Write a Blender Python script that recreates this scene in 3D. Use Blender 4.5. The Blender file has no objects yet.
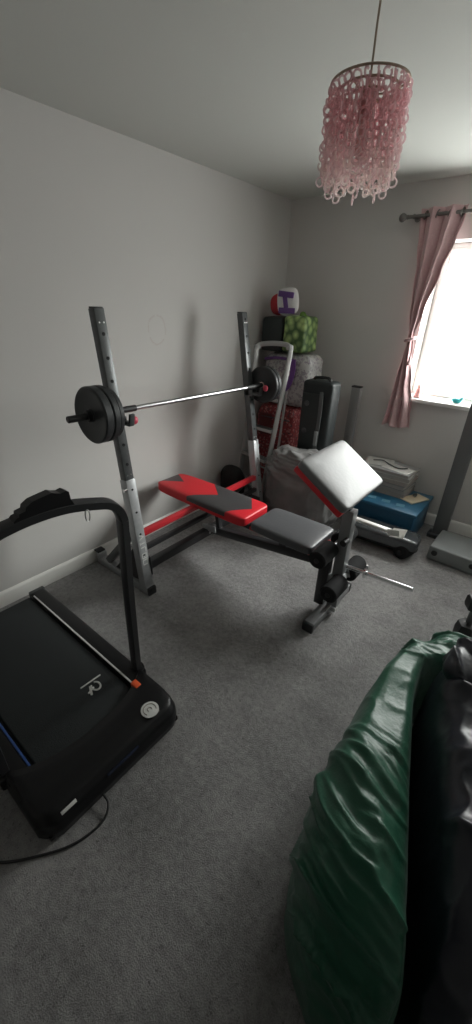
import bpy, bmesh, math, random
from mathutils import Vector, Matrix, noise
C = bpy.context.scene.collection
PI = math.pi
random.seed(4)

# ------------------------------------------------------------------ materials
def mat(name, col=(.5, .5, .5), rough=.6, metal=0., bump=0., bscale=60., var=0., vscale=8., spec=.5, trans=0., coat=0., sheen=0.):
    m = bpy.data.materials.new(name); m.use_nodes = True
    nt = m.node_tree; b = nt.nodes['Principled BSDF']
    b.inputs['Base Color'].default_value = (*col, 1); b.inputs['Roughness'].default_value = rough
    b.inputs['Metallic'].default_value = metal; b.inputs['Specular IOR Level'].default_value = spec
    b.inputs['Transmission Weight'].default_value = trans; b.inputs['Coat Weight'].default_value = coat
    b.inputs['Sheen Weight'].default_value = sheen
    tc = nt.nodes.new('ShaderNodeTexCoord')
    if bump:
        n = nt.nodes.new('ShaderNodeTexNoise'); n.inputs['Scale'].default_value = bscale; n.inputs['Detail'].default_value = 6
        bp = nt.nodes.new('ShaderNodeBump'); bp.inputs['Strength'].default_value = bump; bp.inputs['Distance'].default_value = .01
        nt.links.new(tc.outputs['Object'], n.inputs['Vector']); nt.links.new(n.outputs['Fac'], bp.inputs['Height'])
        nt.links.new(bp.outputs['Normal'], b.inputs['Normal'])
    if var:
        n = nt.nodes.new('ShaderNodeTexNoise'); n.inputs['Scale'].default_value = vscale; n.inputs['Detail'].default_value = 5
        r = nt.nodes.new('ShaderNodeValToRGB')
        r.color_ramp.elements[0].position = .3; r.color_ramp.elements[1].position = .7
        r.color_ramp.elements[0].color = (*[c*(1-var) for c in col], 1); r.color_ramp.elements[1].color = (*[min(1, c*(1+var)) for c in col], 1)
        nt.links.new(tc.outputs['Object'], n.inputs['Vector']); nt.links.new(n.outputs['Fac'], r.inputs['Fac'])
        nt.links.new(r.outputs['Color'], b.inputs['Base Color'])
    return m
def nodes(m): return m.node_tree, m.node_tree.nodes['Principled BSDF']
def mth(nt, op, a, b=None, c=None):
    n = nt.nodes.new('ShaderNodeMath'); n.operation = op
    for i, v in enumerate((a, b, c)):
        if v is None: continue
        if isinstance(v, (int, float)): n.inputs[i].default_value = v
        else: nt.links.new(v, n.inputs[i])
    return n.outputs[0]
def mixc(nt, f, a, b):
    n = nt.nodes.new('ShaderNodeMix'); n.data_type = 'RGBA'
    if isinstance(f, (int, float)): n.inputs[0].default_value = f
    else: nt.links.new(f, n.inputs[0])
    for i, v in ((6, a), (7, b)):
        if isinstance(v, tuple): n.inputs[i].default_value = (*v, 1)
        else: nt.links.new(v, n.inputs[i])
    return n.outputs[2]
def objxyz(nt):
    tc = nt.nodes.new('ShaderNodeTexCoord'); s = nt.nodes.new('ShaderNodeSeparateXYZ')
    nt.links.new(tc.outputs['Object'], s.inputs[0]); return tc.outputs['Object'], s.outputs[0], s.outputs[1], s.outputs[2]
def noisef(nt, vec, scale, detail=5, rough=.5):
    n = nt.nodes.new('ShaderNodeTexNoise'); n.inputs['Scale'].default_value = scale
    n.inputs['Detail'].default_value = detail; n.inputs['Roughness'].default_value = rough
    nt.links.new(vec, n.inputs['Vector']); return n.outputs['Fac']
def vor(nt, vec, scale, feat='F1', out='Distance'):
    n = nt.nodes.new('ShaderNodeTexVoronoi'); n.inputs['Scale'].default_value = scale; n.feature = feat
    nt.links.new(vec, n.inputs['Vector']); return n.outputs[out]
def setbump(nt, b, h, strength=.4, dist=.01):
    bp = nt.nodes.new('ShaderNodeBump'); bp.inputs['Strength'].default_value = strength; bp.inputs['Distance'].default_value = dist
    nt.links.new(h, bp.inputs['Height']); nt.links.new(bp.outputs['Normal'], b.inputs['Normal'])

M = {}
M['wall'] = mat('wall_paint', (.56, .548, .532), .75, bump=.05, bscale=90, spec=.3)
M['wall_back_lifted'] = mat('wall_paint_bounce_lift', (.64, .62, .60), .75, bump=.05, bscale=90, spec=.3)  # main wall paint, lightened to make up for weak bounce light here
M['wall_dark'] = mat('wall_unseen_darkened', (.34, .33, .32), .8, spec=.2)  # unseen walls, darkened to cut the bounce onto the near end
M['ceil'] = mat('ceiling_paint', (.58, .59, .56), .85, bump=.05, bscale=120, spec=.2)
M['white'] = mat('white_gloss', (.78, .77, .74), .35, spec=.5)
M['pvc'] = mat('white_plastic', (.90, .90, .89), .3)
M['rubber'] = mat('black_rubber', (.016, .016, .017), .55, bump=.05, bscale=200)
M['blackmetal'] = mat('black_metal', (.022, .022, .024), .38, spec=.5)
M['darkgrey'] = mat('dark_grey_metal', (.085, .09, .092), .36, metal=.35, var=.12, vscale=20)
M['midgrey'] = mat('mid_grey_metal', (.24, .245, .25), .38, metal=.4)
M['silver'] = mat('silver_grey_metal', (.40, .41, .42), .36, metal=.55, var=.08, vscale=30)
M['alu'] = mat('aluminium', (.46, .46, .455), .42, metal=.6, bump=.04, bscale=200)
M['barsteel'] = mat('bar_steel', (.38, .38, .39), .3, metal=1)
M['chrome'] = mat('chrome', (.72, .73, .74), .16, metal=1)
M['iron'] = mat('black_iron_plate', (.028, .03, .032), .42, metal=.1, bump=.03, bscale=150)
M['red'] = mat('red_vinyl', (.62, .018, .028), .38, bump=.06, bscale=70)
M['redmetal'] = mat('red_metal', (.50, .02, .03), .35)
M['foam'] = mat('black_foam', (.018, .018, .019), .9, bump=.2, bscale=150, spec=.2)
M['vinyl'] = mat('dark_grey_vinyl', (.085, .087, .093), .42, bump=.08, bscale=60)
M['hole'] = mat('hole_black', (.006, .006, .006), .8)
M['bolt'] = mat('bolt_steel', (.6, .6, .6), .3, metal=1)
M['offwhite'] = mat('off_white_mark', (.62, .62, .60), .5)
M['tmblack'] = mat('treadmill_black', (.008, .008, .009), .34, spec=.28)
M['tmbelt'] = mat('treadmill_belt', (.017, .020, .021), .6, spec=.3, bump=.25, bscale=260, var=.15, vscale=4)
M['orange'] = mat('orange_plastic', (.80, .11, .03), .4)
M['tan'] = mat('tan_plastic', (.55, .33, .13), .5)
M['bluestrip'] = mat('blue_strip', (.03, .08, .26), .3)
M['brass'] = mat('dull_brass', (.36, .29, .23), .4, metal=.8)
M['pewter'] = mat('pewter', (.20, .19, .18), .4, metal=.7)
M['paper'] = mat('paper', (.78, .77, .74), .7, var=.05, vscale=20)
M['pages'] = mat('page_edges', (.38, .365, .34), .8)
M['cream'] = mat('cream_paper', (.68, .58, .42), .7)
M['pinkmetal'] = mat('pink_red_plastic', (.55, .06, .10), .4)

# carpet: looped grey pile with tread marks
m = mat('carpet_grey', (.2, .2, .2), .95, spec=.1, sheen=.15); nt, b = nodes(m); M['carpet'] = m
v, x, y, z = objxyz(nt)
f1 = noisef(nt, v, 260, 3, .7); f2 = noisef(nt, v, 38, 6, .7); f3 = noisef(nt, v, 3.2, 5, .6)
t = mth(nt, 'ADD', mth(nt, 'MULTIPLY', f1, .55), mth(nt, 'ADD', mth(nt, 'MULTIPLY', f2, .55), mth(nt, 'MULTIPLY', f3, .5)))
r = nt.nodes.new('ShaderNodeValToRGB'); nt.links.new(t, r.inputs['Fac'])
r.color_ramp.elements[0].position = .52; r.color_ramp.elements[1].position = 1.08
r.color_ramp.elements[0].color = (.10, .097, .098, 1); r.color_ramp.elements[1].color = (.46, .45, .445, 1)
spk = mth(nt, 'GREATER_THAN', noisef(nt, v, 75, 2, .5), .66)
nt.links.new(mixc(nt, mth(nt, 'MULTIPLY', spk, .45), r.outputs['Color'], (.06, .058, .058)), b.inputs['Base Color'])
setbump(nt, b, mth(nt, 'ADD', mth(nt, 'MULTIPLY', f1, 1.0), mth(nt, 'MULTIPLY', f2, .9)), .9, .012)

# left wall: same paint with one faint round scuff ring
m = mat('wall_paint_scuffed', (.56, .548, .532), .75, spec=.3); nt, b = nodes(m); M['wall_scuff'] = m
v, x, y, z = objxyz(nt)
wob = mth(nt, 'MULTIPLY', mth(nt, 'SUBTRACT', noisef(nt, v, 9, 3), .5), .05)
dy = mth(nt, 'DIVIDE', mth(nt, 'ADD', y, 1.505), .075); dz = mth(nt, 'DIVIDE', mth(nt, 'SUBTRACT', z, 1.475), .085)
d = mth(nt, 'SQRT', mth(nt, 'ADD', mth(nt, 'MULTIPLY', dy, dy), mth(nt, 'MULTIPLY', dz, dz)))
ring = mth(nt, 'LESS_THAN', mth(nt, 'ABSOLUTE', mth(nt, 'SUBTRACT', mth(nt, 'ADD', d, mth(nt, 'MULTIPLY', wob, 8)), 1.)), .07)
brk = mth(nt, 'GREATER_THAN', noisef(nt, v, 22, 2), .42)
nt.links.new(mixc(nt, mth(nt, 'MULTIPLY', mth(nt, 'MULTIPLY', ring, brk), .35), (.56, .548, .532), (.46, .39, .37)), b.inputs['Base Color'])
setbump(nt, b, noisef(nt, v, 90), .05)

# ------------------------------------------------------------------ mesh builder
ORG = {}
class MB:
    def __init__(s): s.bm = bmesh.new(); s.mi = 0
    def _tag(s, geom):
        for f in geom:
            f.material_index = s.mi
    def box(s, c, d, rot=None, bev=0., seg=2):
        g = bmesh.ops.create_cube(s.bm, size=1)
        vs = g['verts']; R = rot or Matrix.Identity(3)
        for v in vs: v.co = Vector((v.co.x*d[0], v.co.y*d[1], v.co.z*d[2]))
        fs = list({f for v in vs for f in v.link_faces}); s._tag(fs)
        if bev:
            es = list({e for v in vs for e in v.link_edges})
            r = bmesh.ops.bevel(s.bm, geom=es, offset=bev, segments=seg, affect='EDGES', profile=.5)
            vs = list({v for f in r['faces'] for v in f.verts} | {v for v in vs if v.is_valid}); s._tag([f for v in vs for f in v.link_faces])
        for v in vs: v.co = (R @ v.co) + Vector(c)
        return s
    def bar(s, p0, p1, w, h, up=(0, 0, 1), bev=.003):
        p0, p1 = Vector(p0), Vector(p1); t = (p1-p0); L = t.length; t.normalize()
        n = Vector(up); n = (n - t*n.dot(t)).normalized(); b = n.cross(t)
        R = Matrix((t, b, n)).transposed()
        return s.box((p0+p1)/2, (L, w, h), R, bev)
    def sweep(s, pts, prof, closed=False, up=(0, 0, 1), caps=True):
        """sweep a 2-D profile (list of (a,b)) along pts"""
        pts = [Vector(p) for p in pts]; n = len(pts); rings = []
        N = None
        for i, p in enumerate(pts):
            if closed: t = pts[(i+1) % n]-pts[i-1]
            else: t = pts[min(i+1, n-1)]-pts[max(i-1, 0)]
            t.normalize()
            if N is None:
                N = Vector(up)
                if abs(N.dot(t)) > .95: N = Vector((1, 0, 0))
            N = (N - t*N.dot(t)).normalized(); B = t.cross(N)
            rings.append([s.bm.verts.new(p + N*a + B*b) for a, b in prof])
        k = len(prof); fs = []
        for i in range(n if closed else n-1):
            r0, r1 = rings[i], rings[(i+1) % n]
            for j in range(k): fs.append(s.bm.faces.new((r0[j], r0[(j+1) % k], r1[(j+1) % k], r1[j])))
        if caps and not closed: fs += [s.bm.faces.new(rings[0][::-1]), s.bm.faces.new(rings[-1])]
        s._tag(fs); return s
    def tube(s, pts, r, seg=10, **k):
        return s.sweep(pts, [(r*math.cos(2*PI*i/seg), r*math.sin(2*PI*i/seg)) for i in range(seg)], **k)
    def lathe(s, c, axis, prof, seg=28):
        """prof: list of (radius, distance along axis); closed at both ends"""
        a = Vector(axis).normalized(); u = Vector((0, 0, 1)) if abs(a.z) < .9 else Vector((1, 0, 0))
        u = (u - a*u.dot(a)).normalized(); w = a.cross(u); c = Vector(c); rings = []
        for r, d in prof: rings.append([s.bm.verts.new(c + a*d + (u*math.cos(2*PI*i/seg) + w*math.sin(2*PI*i/seg))*max(r, 1e-5)) for i in range(seg)])
        fs = []
        for i in range(len(rings)-1):
            for j in range(seg): fs.append(s.bm.faces.new((rings[i][j], rings[i][(j+1) % seg], rings[i+1][(j+1) % seg], rings[i+1][j])))
        fs += [s.bm.faces.new(rings[0][::-1]), s.bm.faces.new(rings[-1])]
        s._tag(fs); return s
    def cyl(s, p0, p1, r, seg=20, bev=.0):
        p0, p1 = Vector(p0), Vector(p1); L = (p1-p0).length
        pr = [(r-bev, 0), (r, bev), (r, L-bev), (r-bev, L)] if bev else [(r, 0), (r, L)]
        return s.lathe(p0, p1-p0, pr, seg)
    def blob(s, c, d, e=(.6, .6), nu=40, nv=24, rot=None, disp=None):
        """superellipsoid with optional displacement(point, normal) -> distance"""
        R = rot or Matrix.Identity(3); sg = lambda a, p: math.copysign(abs(a)**p, a); c = Vector(c)
        grid = []
        for j in range(nv+1):
            th = -PI/2 + PI*j/nv; row = []
            for i in range(nu):
                ph = 2*PI*i/nu
                p = Vector((d[0]/2*sg(math.cos(th), e[0])*sg(math.cos(ph), e[1]), d[1]/2*sg(math.cos(th), e[0])*sg(math.sin(ph), e[1]), d[2]/2*sg(math.sin(th), e[0])))
                if disp:
                    nn = Vector((p.x/d[0]**2, p.y/d[1]**2, p.z/d[2]**2))
                    if nn.length > 0: p = p + nn.normalized()*disp(p)
                row.append(R @ p + c)
            grid.append(row)
        fs = []; bot = s.bm.verts.new(grid[0][0]); top = s.bm.verts.new(grid[-1][0])
        V = [[s.bm.verts.new(p) for p in row] for row in grid[1:-1]]
        for j in range(len(V)-1):
            for i in range(nu): fs.append(s.bm.faces.new((V[j][i], V[j][(i+1) % nu], V[j+1][(i+1) % nu], V[j+1][i])))
        for i in range(nu):
            fs.append(s.bm.faces.new((bot, V[0][(i+1) % nu], V[0][i]))); fs.append(s.bm.faces.new((top, V[-1][i], V[-1][(i+1) % nu])))
        s._tag(fs); return s
    def grid(s, fn, nu, nv, closed_u=False):
        V = [[s.bm.verts.new(fn(i/nu if closed_u else i/(nu-1), j/(nv-1))) for i in range(nu)] for j in range(nv)]; fs = []
        for j in range(nv-1):
            for i in range(nu if closed_u else nu-1): fs.append(s.bm.faces.new((V[j][i], V[j][(i+1) % nu], V[j+1][(i+1) % nu], V[j+1][i])))
        s._tag(fs); return V
    def poly(s, pts, thick, nrm):
        """extruded flat polygon"""
        n = Vector(nrm).normalized()*thick
        a = [s.bm.verts.new(Vector(p)) for p in pts]; b = [s.bm.verts.new(Vector(p)+n) for p in pts]; k = len(a)
        fs = [s.bm.faces.new(a[::-1]), s.bm.faces.new(b)] + [s.bm.faces.new((a[i], a[(i+1) % k], b[(i+1) % k], b[i])) for i in range(k)]
        s._tag(fs); return s
    def m(s, i): s.mi = i; return s
    def build(s, name, mats, parent=None, smooth=40, org=None, world=True):
        o_ = Vector(org) if org is not None else (ORG[parent.name] if parent else Vector((0, 0, 0)))
        if world:
            for v in s.bm.verts: v.co -= o_
        bmesh.ops.recalc_face_normals(s.bm, faces=s.bm.faces[:])
        me = bpy.data.meshes.new(name); s.bm.to_mesh(me); s.bm.free()
        for q in (mats if isinstance(mats, (list, tuple)) else [mats]): me.materials.append(M[q] if isinstance(q, str) else q)
        if smooth:
            for p in me.polygons: p.use_smooth = True
            try: me.set_sharp_from_angle(angle=math.radians(smooth))
            except Exception: pass
        o = bpy.data.objects.new(name, me); C.objects.link(o)
        if parent: o.parent = parent
        else: o.location = o_
        ORG[o.name] = o_ if world else Vector((0, 0, 0))
        return o
def tag(o, label=None, cat=None, group=None, kind=None):
    if label: o['label'] = label
    if cat: o['category'] = cat
    if group: o['group'] = group
    if kind: o['kind'] = kind
    return o
def thing(name, label, cat, loc, group=None):
    o = bpy.data.objects.new(name, None); C.objects.link(o); o.location = loc; o.empty_display_size = .05
    ORG[o.name] = Vector(loc); return tag(o, label, cat, group)
def struct(o): o['kind'] = 'structure'; return o
def bez(pts, n=8):
    """Catmull-Rom through points"""
    pts = [Vector(p) for p in pts]; P = [pts[0]*2-pts[1]] + pts + [pts[-1]*2-pts[-2]]; out = []
    for i in range(1, len(P)-2):
        for k in range(n):
            t = k/n; a, b, c, d = P[i-1:i+3]
            out.append(.5*((2*b) + (c-a)*t + (2*a-5*b+4*c-d)*t*t + (3*b-a-3*c+d)*t**3))
    return out + [pts[-1]]
def lerp(tab, t):
    """piecewise-linear table [(t, v...)]"""
    if t <= tab[0][0]: return tab[0][1:]
    for a, b in zip(tab, tab[1:]):
        if t <= b[0]:
            k = (t-a[0])/(b[0]-a[0]); k = k*k*(3-2*k)
            return tuple(p+(q-p)*k for p, q in zip(a[1:], b[1:]))
    return tab[-1][1:]
def RX(a): return Matrix.Rotation(math.radians(a), 3, 'X')
def RY(a): return Matrix.Rotation(math.radians(a), 3, 'Y')
def RZ(a): return Matrix.Rotation(math.radians(a), 3, 'Z')
def N(p, s, seed=0): return noise.noise(Vector(p)*s + Vector((seed*7.3, seed*3.1, seed*1.7)))
def ridge(p, s, seed=0, k=3):
    return (1-min(1, abs(N(p, s, seed))*k))**2

# ------------------------------------------------------------------ the room
RW, RD, RH = 3.15, 5.3, 2.4
WX0, WX1, WZ0, WZ1 = 1.22, 2.62, 1.005, 2.06
q = MB(); q.box((RW/2, -RD/2, -.05), (RW+.4, RD+.4, .1)); struct(q.build('floor', 'carpet', smooth=0))
q = MB(); q.box((RW/2, -RD/2, RH+.05), (RW+.4, RD+.4, .1)); struct(q.build('ceiling', 'ceil', smooth=0))
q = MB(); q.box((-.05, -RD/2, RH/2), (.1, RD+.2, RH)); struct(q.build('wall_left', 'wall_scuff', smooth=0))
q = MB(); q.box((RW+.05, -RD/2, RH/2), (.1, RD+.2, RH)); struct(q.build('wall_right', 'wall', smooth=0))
q = MB(); q.box((RW/2, -RD-.05, RH/2), (RW+.2, .1, RH)); struct(q.build('wall_added_rear', 'wall_dark', smooth=0))  # end of an unlit, unseen space added to darken the near end
q = MB(); q.box((.775, -3.80, RH/2), (1.55, .1, RH)); q.box((2.775, -3.80, RH/2), (.75, .1, RH)); q.box((1.975, -3.80, 2.22), (.85, .1, .36)); struct(q.build('wall_front', 'wall_dark', smooth=0))  # doorway gap added so less light returns from the unseen side
WT = .24
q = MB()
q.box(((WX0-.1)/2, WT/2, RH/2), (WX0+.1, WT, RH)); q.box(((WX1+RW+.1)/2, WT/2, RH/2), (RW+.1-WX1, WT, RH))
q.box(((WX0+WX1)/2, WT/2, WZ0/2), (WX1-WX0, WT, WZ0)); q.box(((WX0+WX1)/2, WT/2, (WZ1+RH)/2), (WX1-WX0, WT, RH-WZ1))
struct(q.build('wall_back', 'wall_back_lifted', smooth=0))
# skirting boards with a rounded top edge
def skirt(name, p0, p1, nrm):
    n = Vector(nrm); prof = [(0, 0), (.016, 0), (.016, .078), (.012, .09), (.005, .097), (0, .098)]
    q = MB(); R = []
    for p in (p0, p1): R.append([q.bm.verts.new(Vector(p) + n*a + Vector((0, 0, b))) for a, b in prof])
    k = len(prof)
    for j in range(k): q.bm.faces.new((R[0][j], R[0][(j+1) % k], R[1][(j+1) % k], R[1][j]))
    q.bm.faces.new(R[0]); q.bm.faces.new(R[1][::-1]); struct(q.build(name, 'white', smooth=30))
skirt('baseboard_left', (0, -.016, 0), (0, -RD, 0), (1, 0, 0)); skirt('baseboard_back', (0, 0, 0), (RW, 0, 0), (0, -1, 0))
skirt('baseboard_right', (RW, -.016, 0), (RW, -RD, 0), (-1, 0, 0))
# window
q = MB(); fy = .20; fw = .036
W = WX1-WX0; H = WZ1-WZ0; cx = (WX0+WX1)/2; cz = (WZ0+WZ1)/2
for xx in (WX0+fw/2, cx+.12, WX1-fw/2): q.box((xx, fy, cz), (fw, .06, H), bev=.006)
for zz in (WZ0+fw/2, WZ1-fw/2): q.box((cx, fy, zz), (W-.002, .058, fw), bev=.006)
win = struct(q.build('window_1', 'pvc'))
q = MB()
for x0, x1 in ((WX0+fw, cx+.09), (cx+.15, WX1-fw)):
    for xx in (x0+.012, x1-.012): q.box((xx, fy-.02, cz), (.026, .05, H-2*fw+.01), bev=.005)
    for zz in (WZ0+fw+.012, WZ1-fw-.012): q.box(((x0+x1)/2, fy-.02, zz), (x1-x0, .048, .026), bev=.005)
q.build('window_sash', 'pvc', win)
gm = bpy.data.materials.new('window_glass'); gm.use_nodes = True; nt = gm.node_tree
nt.nodes.remove(nt.nodes['Principled BSDF']); tr = nt.nodes.new('ShaderNodeBsdfTransparent'); gl = nt.nodes.new('ShaderNodeBsdfGlossy'); gl.inputs['Roughness'].default_value = .02
mx = nt.nodes.new('ShaderNodeMixShader'); mx.inputs[0].default_value = .06; tr.inputs['Color'].default_value = (.96, .98, .97, 1)
nt.links.new(tr.outputs[0], mx.inputs[1]); nt.links.new(gl.outputs[0], mx.inputs[2]); nt.links.new(mx.outputs[0], nt.nodes['Material Output'].inputs['Surface'])
for x0, x1 in ((WX0+fw+.03, cx+.06), (cx+.18, WX1-fw-.03)):
    q = MB(); q.box(((x0+x1)/2, fy, cz), (x1-x0, .006, H-2*fw-.06)); q.build('window_pane', gm, win, smooth=0)
q = MB(); q.box((cx-.09, fy-.055, cz-.1), (.022, .02, .06), bev=.006); q.bar((cx-.09, fy-.068, cz-.09), (cx-.09, fy-.068, cz-.2), .016, .012); q.build('window_handle', 'pvc', win)
q = MB(); q.box((cx, .075, WZ0+.002), (W+.0, .22, .03), bev=.006); q.box((cx, -.03, WZ0+.002), (W+.1, .06, .03), bev=.008); struct(q.build('trim_1', 'white'))

# ------------------------------------------------------------------ pendant shade of pink beads
cc = Vector((1.578, -2.113, 2.132))
ch = thing('chandelier', 'pendant lamp shade of pink acrylic bead strands hanging from the ceiling', 'lamp', (cc.x, cc.y, RH))
q = MB(); q.lathe((cc.x, cc.y, RH), (0, 0, -1), [(.05, 0), (.05, .008), (.03, .025), (.006, .03)]); q.build('ceiling_rose', 'pvc', ch)
q = MB(); q.tube([(cc.x, cc.y, RH-.02), (cc.x-.002, cc.y, cc.z+.1), (cc.x, cc.y, cc.z-.02)], .0028, 8); q.build('flex', 'brass', ch)
q = MB()
for R_, zz in ((.095, 0), (.074, -.012), (.045, -.02)): q.tube([(cc.x+R_*math.cos(a*PI/24), cc.y+R_*math.sin(a*PI/24), cc.z+zz) for a in range(48)], .0028, 8, closed=True)
for a in range(3):
    d = Vector((math.cos(a*2*PI/3+.4), math.sin(a*2*PI/3+.4), 0)); q.tube([cc + d*.095, cc + d*.074 + Vector((0, 0, -.012)), cc + d*.045 + Vector((0, 0, -.02)), cc + d*.018 + Vector((0, 0, -.02))], .0022, 6)
q.build('ring_frame', 'brass', ch)
q = MB(); q.lathe(cc + Vector((0, 0, .004)), (0, 0, -1), [(.006, 0), (.012, .008), (.02, .02), (.021, .06), (.02, .075)]); q.build('lamp_holder', mat('pink_holder', (.46, .26, .26), .5), ch)
q = MB(); q.lathe(cc + Vector((0, 0, -.071)), (0, 0, -1), [(.014, 0), (.0155, .012), (.0165, .05), (.015, .066), (.009, .075), (.002, .078)]); q.build('bulb', mat('frosted_bulb', (.62, .42, .40), .35), ch)
def beadmat(name, col, al):
    m = mat(name, col, .12, spec=.6); nt, b = nodes(m); out = nt.nodes['Material Output']
    tl = nt.nodes.new('ShaderNodeBsdfTranslucent'); tl.inputs['Color'].default_value = (*col, 1)
    tr = nt.nodes.new('ShaderNodeBsdfTransparent'); tr.inputs['Color'].default_value = (*[.5+.5*c for c in col], 1)
    m1 = nt.nodes.new('ShaderNodeMixShader'); m1.inputs[0].default_value = .55; m2 = nt.nodes.new('ShaderNodeMixShader'); m2.inputs[0].default_value = al
    nt.links.new(b.outputs[0], m1.inputs[1]); nt.links.new(tl.outputs[0], m1.inputs[2]); nt.links.new(m1.outputs[0], m2.inputs[1]); nt.links.new(tr.outputs[0], m2.inputs[2])
    nt.links.new(m2.outputs[0], out.inputs['Surface']); return m
bm_ = [beadmat('pink_bead', (.90, .68, .70), .52), beadmat('pale_bead', (.93, .80, .80), .52), beadmat('peach_bead', (.95, .87, .84), .5)]
def strand_mesh(n, seed):
    q = MB(); rr = random.Random(seed); zz = -.004
    for k in range(n):
        L = .0098 + .0015*rr.random(); a0 = rr.uniform(0, PI)
        u = Vector((math.cos(a0), math.sin(a0), 0)); w = .0105+.002*rr.random(); c0 = Vector((rr.uniform(-.004, .004), rr.uniform(-.004, .004), zz-L))
        t_ = k/n + rr.uniform(-.22, .22); q.mi = 0 if t_ < .5 else (1 if t_ < .85 else 2)
        kk = 14; end = 1.85 if rr.random() < .7 else 2
        # an acrylic curl: an open hook-shaped loop that links into the next one
        pts = [c0 + u*(w*math.cos(end*PI*i/kk + 1.2)*(1-.25*i/kk)) + Vector((0, 0, L*math.sin(end*PI*i/kk + 1.2)*(1-.12*i/kk))) + Vector((u.y, -u.x, 0))*(.004*(i/kk-.5)) for i in range(kk+1)]
        q.tube(pts, .0024+.0006*rr.random(), 6, up=(u.y, -u.x, 0))
        zz -= 2*L - .0035
    return q
protos = []
for ti, (R_, n, zz, cnt) in enumerate(((.095, 10, 0, 26), (.074, 11, -.012, 16), (.045, 10, -.02, 6))):
    pr = []
    for i in range(cnt):
        a = 2*PI*i/cnt + ti*.1; loc = Vector((cc.x+R_*math.cos(a), cc.y+R_*math.sin(a), cc.z+zz)) - ORG[ch.name]
        if i < 4:
            o = strand_mesh(n + (i % 2), ti*10+i).build('bead_strand', bm_, ch, world=False); pr.append(o)
        else:
            o = pr[i % 4].copy(); C.objects.link(o); o.parent = ch
        o.location = loc; o.rotation_euler = (0, 0, a)

# ------------------------------------------------------------------ curtain and its pole
cr = thing('curtain_pole', 'grey metal curtain pole with ball finial above the window', 'curtain pole', (1.0, -.08, 2.195))
q = MB(); q.cyl((1.0, -.08, 2.195), (2.95, -.08, 2.205), .011, 14); q.build('pole', 'pewter', cr)
q = MB(); q.lathe((1.0, -.08, 2.195), (-1, 0, 0), [(.011, -.01), (.014, 0), (.012, .006), (.019, .014), (.026, .026), (.027, .036), (.02, .05), (.006, .058)]); q.build('finial', 'pewter', cr)
for bx in (1.045, 2.9):
    q = MB(); q.lathe((bx, 0, 2.195), (0, -1, 0), [(.022, 0), (.022, .006), (.009, .012), (.009, .066), (.014, .068), (.014, .085)]); q.build('bracket', 'pewter', cr)
m = mat('pink_curtain_cloth', (.58, .36, .37), .8, sheen=.3); nt, b = nodes(m); M['curtain'] = m
v, x, y, z = objxyz(nt)
wv = nt.nodes.new('ShaderNodeTexWave'); wv.inputs['Scale'].default_value = 260; wv.bands_direction = 'Z'; nt.links.new(v, wv.inputs['Vector'])
spk = mth(nt, 'GREATER_THAN', noisef(nt, v, 70, 2), .62)
nt.links.new(mixc(nt, mth(nt, 'MULTIPLY', spk, .35), (.62, .41, .42), (.72, .58, .56)), b.inputs['Base Color'])
setbump(nt, b, wv.outputs['Fac'], .12, .004)
b.inputs['Subsurface Weight'].default_value = 0.0
ctab = [(0, 1.085, 1.372, .032), (.05, 1.09, 1.368, .036), (.13, 1.105, 1.345, .036), (.25, 1.125, 1.30, .032), (.42, 1.148, 1.24, .026), (.53, 1.172, 1.212, .018), (.56, 1.174, 1.212, .017), (.62, 1.168, 1.225, .02), (.75, 1.155, 1.262, .026), (.9, 1.132, 1.31, .03), (1, 1.118, 1.33, .03)]
ZT, ZB = 2.235, .785
def cfn(u, v):
    a, b2, A = lerp(ctab, v); s = u*2*PI*2.5
    zb = ZT + (ZB-ZT)*v + .01*math.sin(u*9)*v
    xx = a + (b2-a)*(u + .028*math.sin(2*s)) + .006*N((u*3, v*4, 0), 1.5)
    yy = -.08 + A*math.sin(s + .5*math.sin(v*5)*(.3+v)) + .012*N((u*5, v*5, 1), 1.5)*v
    return Vector((xx, yy, zb))
cu = thing('curtain', 'pink curtain tied in at its middle beside the bright window', 'curtain', (1.22, -.08, .785))
q = MB(); q.grid(cfn, 90, 90); o = q.build('cloth', 'curtain', cu, smooth=180)
sm = o.modifiers.new('solid', 'SOLIDIFY'); sm.thickness = .003; sm.offset = 0
q = MB(); q.tube([(1.192+.03*math.cos(a*PI/16), -.08+.03*math.sin(a*PI/16), 1.44+.012*math.cos(a*PI/16)) for a in range(32)], .012, 8, closed=True); q.build('tieback', 'curtain', cu)
for i in range(4):
    ex = 1.12 + i*.075
    q = MB(); q.tube([(ex+.006*math.sin(a*PI/10), -.08+.022*math.cos(a*PI/10), 2.197+.022*math.sin(a*PI/10)) for a in range(20)], .004, 6, closed=True, up=(1, 0, 0)); q.build('eyelet', 'pewter', cu)
q = MB(); q.tube(bez([(1.222, -.1, 1.43), (1.232, -.105, 1.38), (1.226, -.1, 1.32)], 5), .005, 6); q.lathe((1.226, -.1, 1.325), (0, 0, -1), [(.004, 0), (.01, .01), (.008, .03), (.012, .06), (.002, .062)], 12); q.build('tassel', 'curtain', cu)

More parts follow.
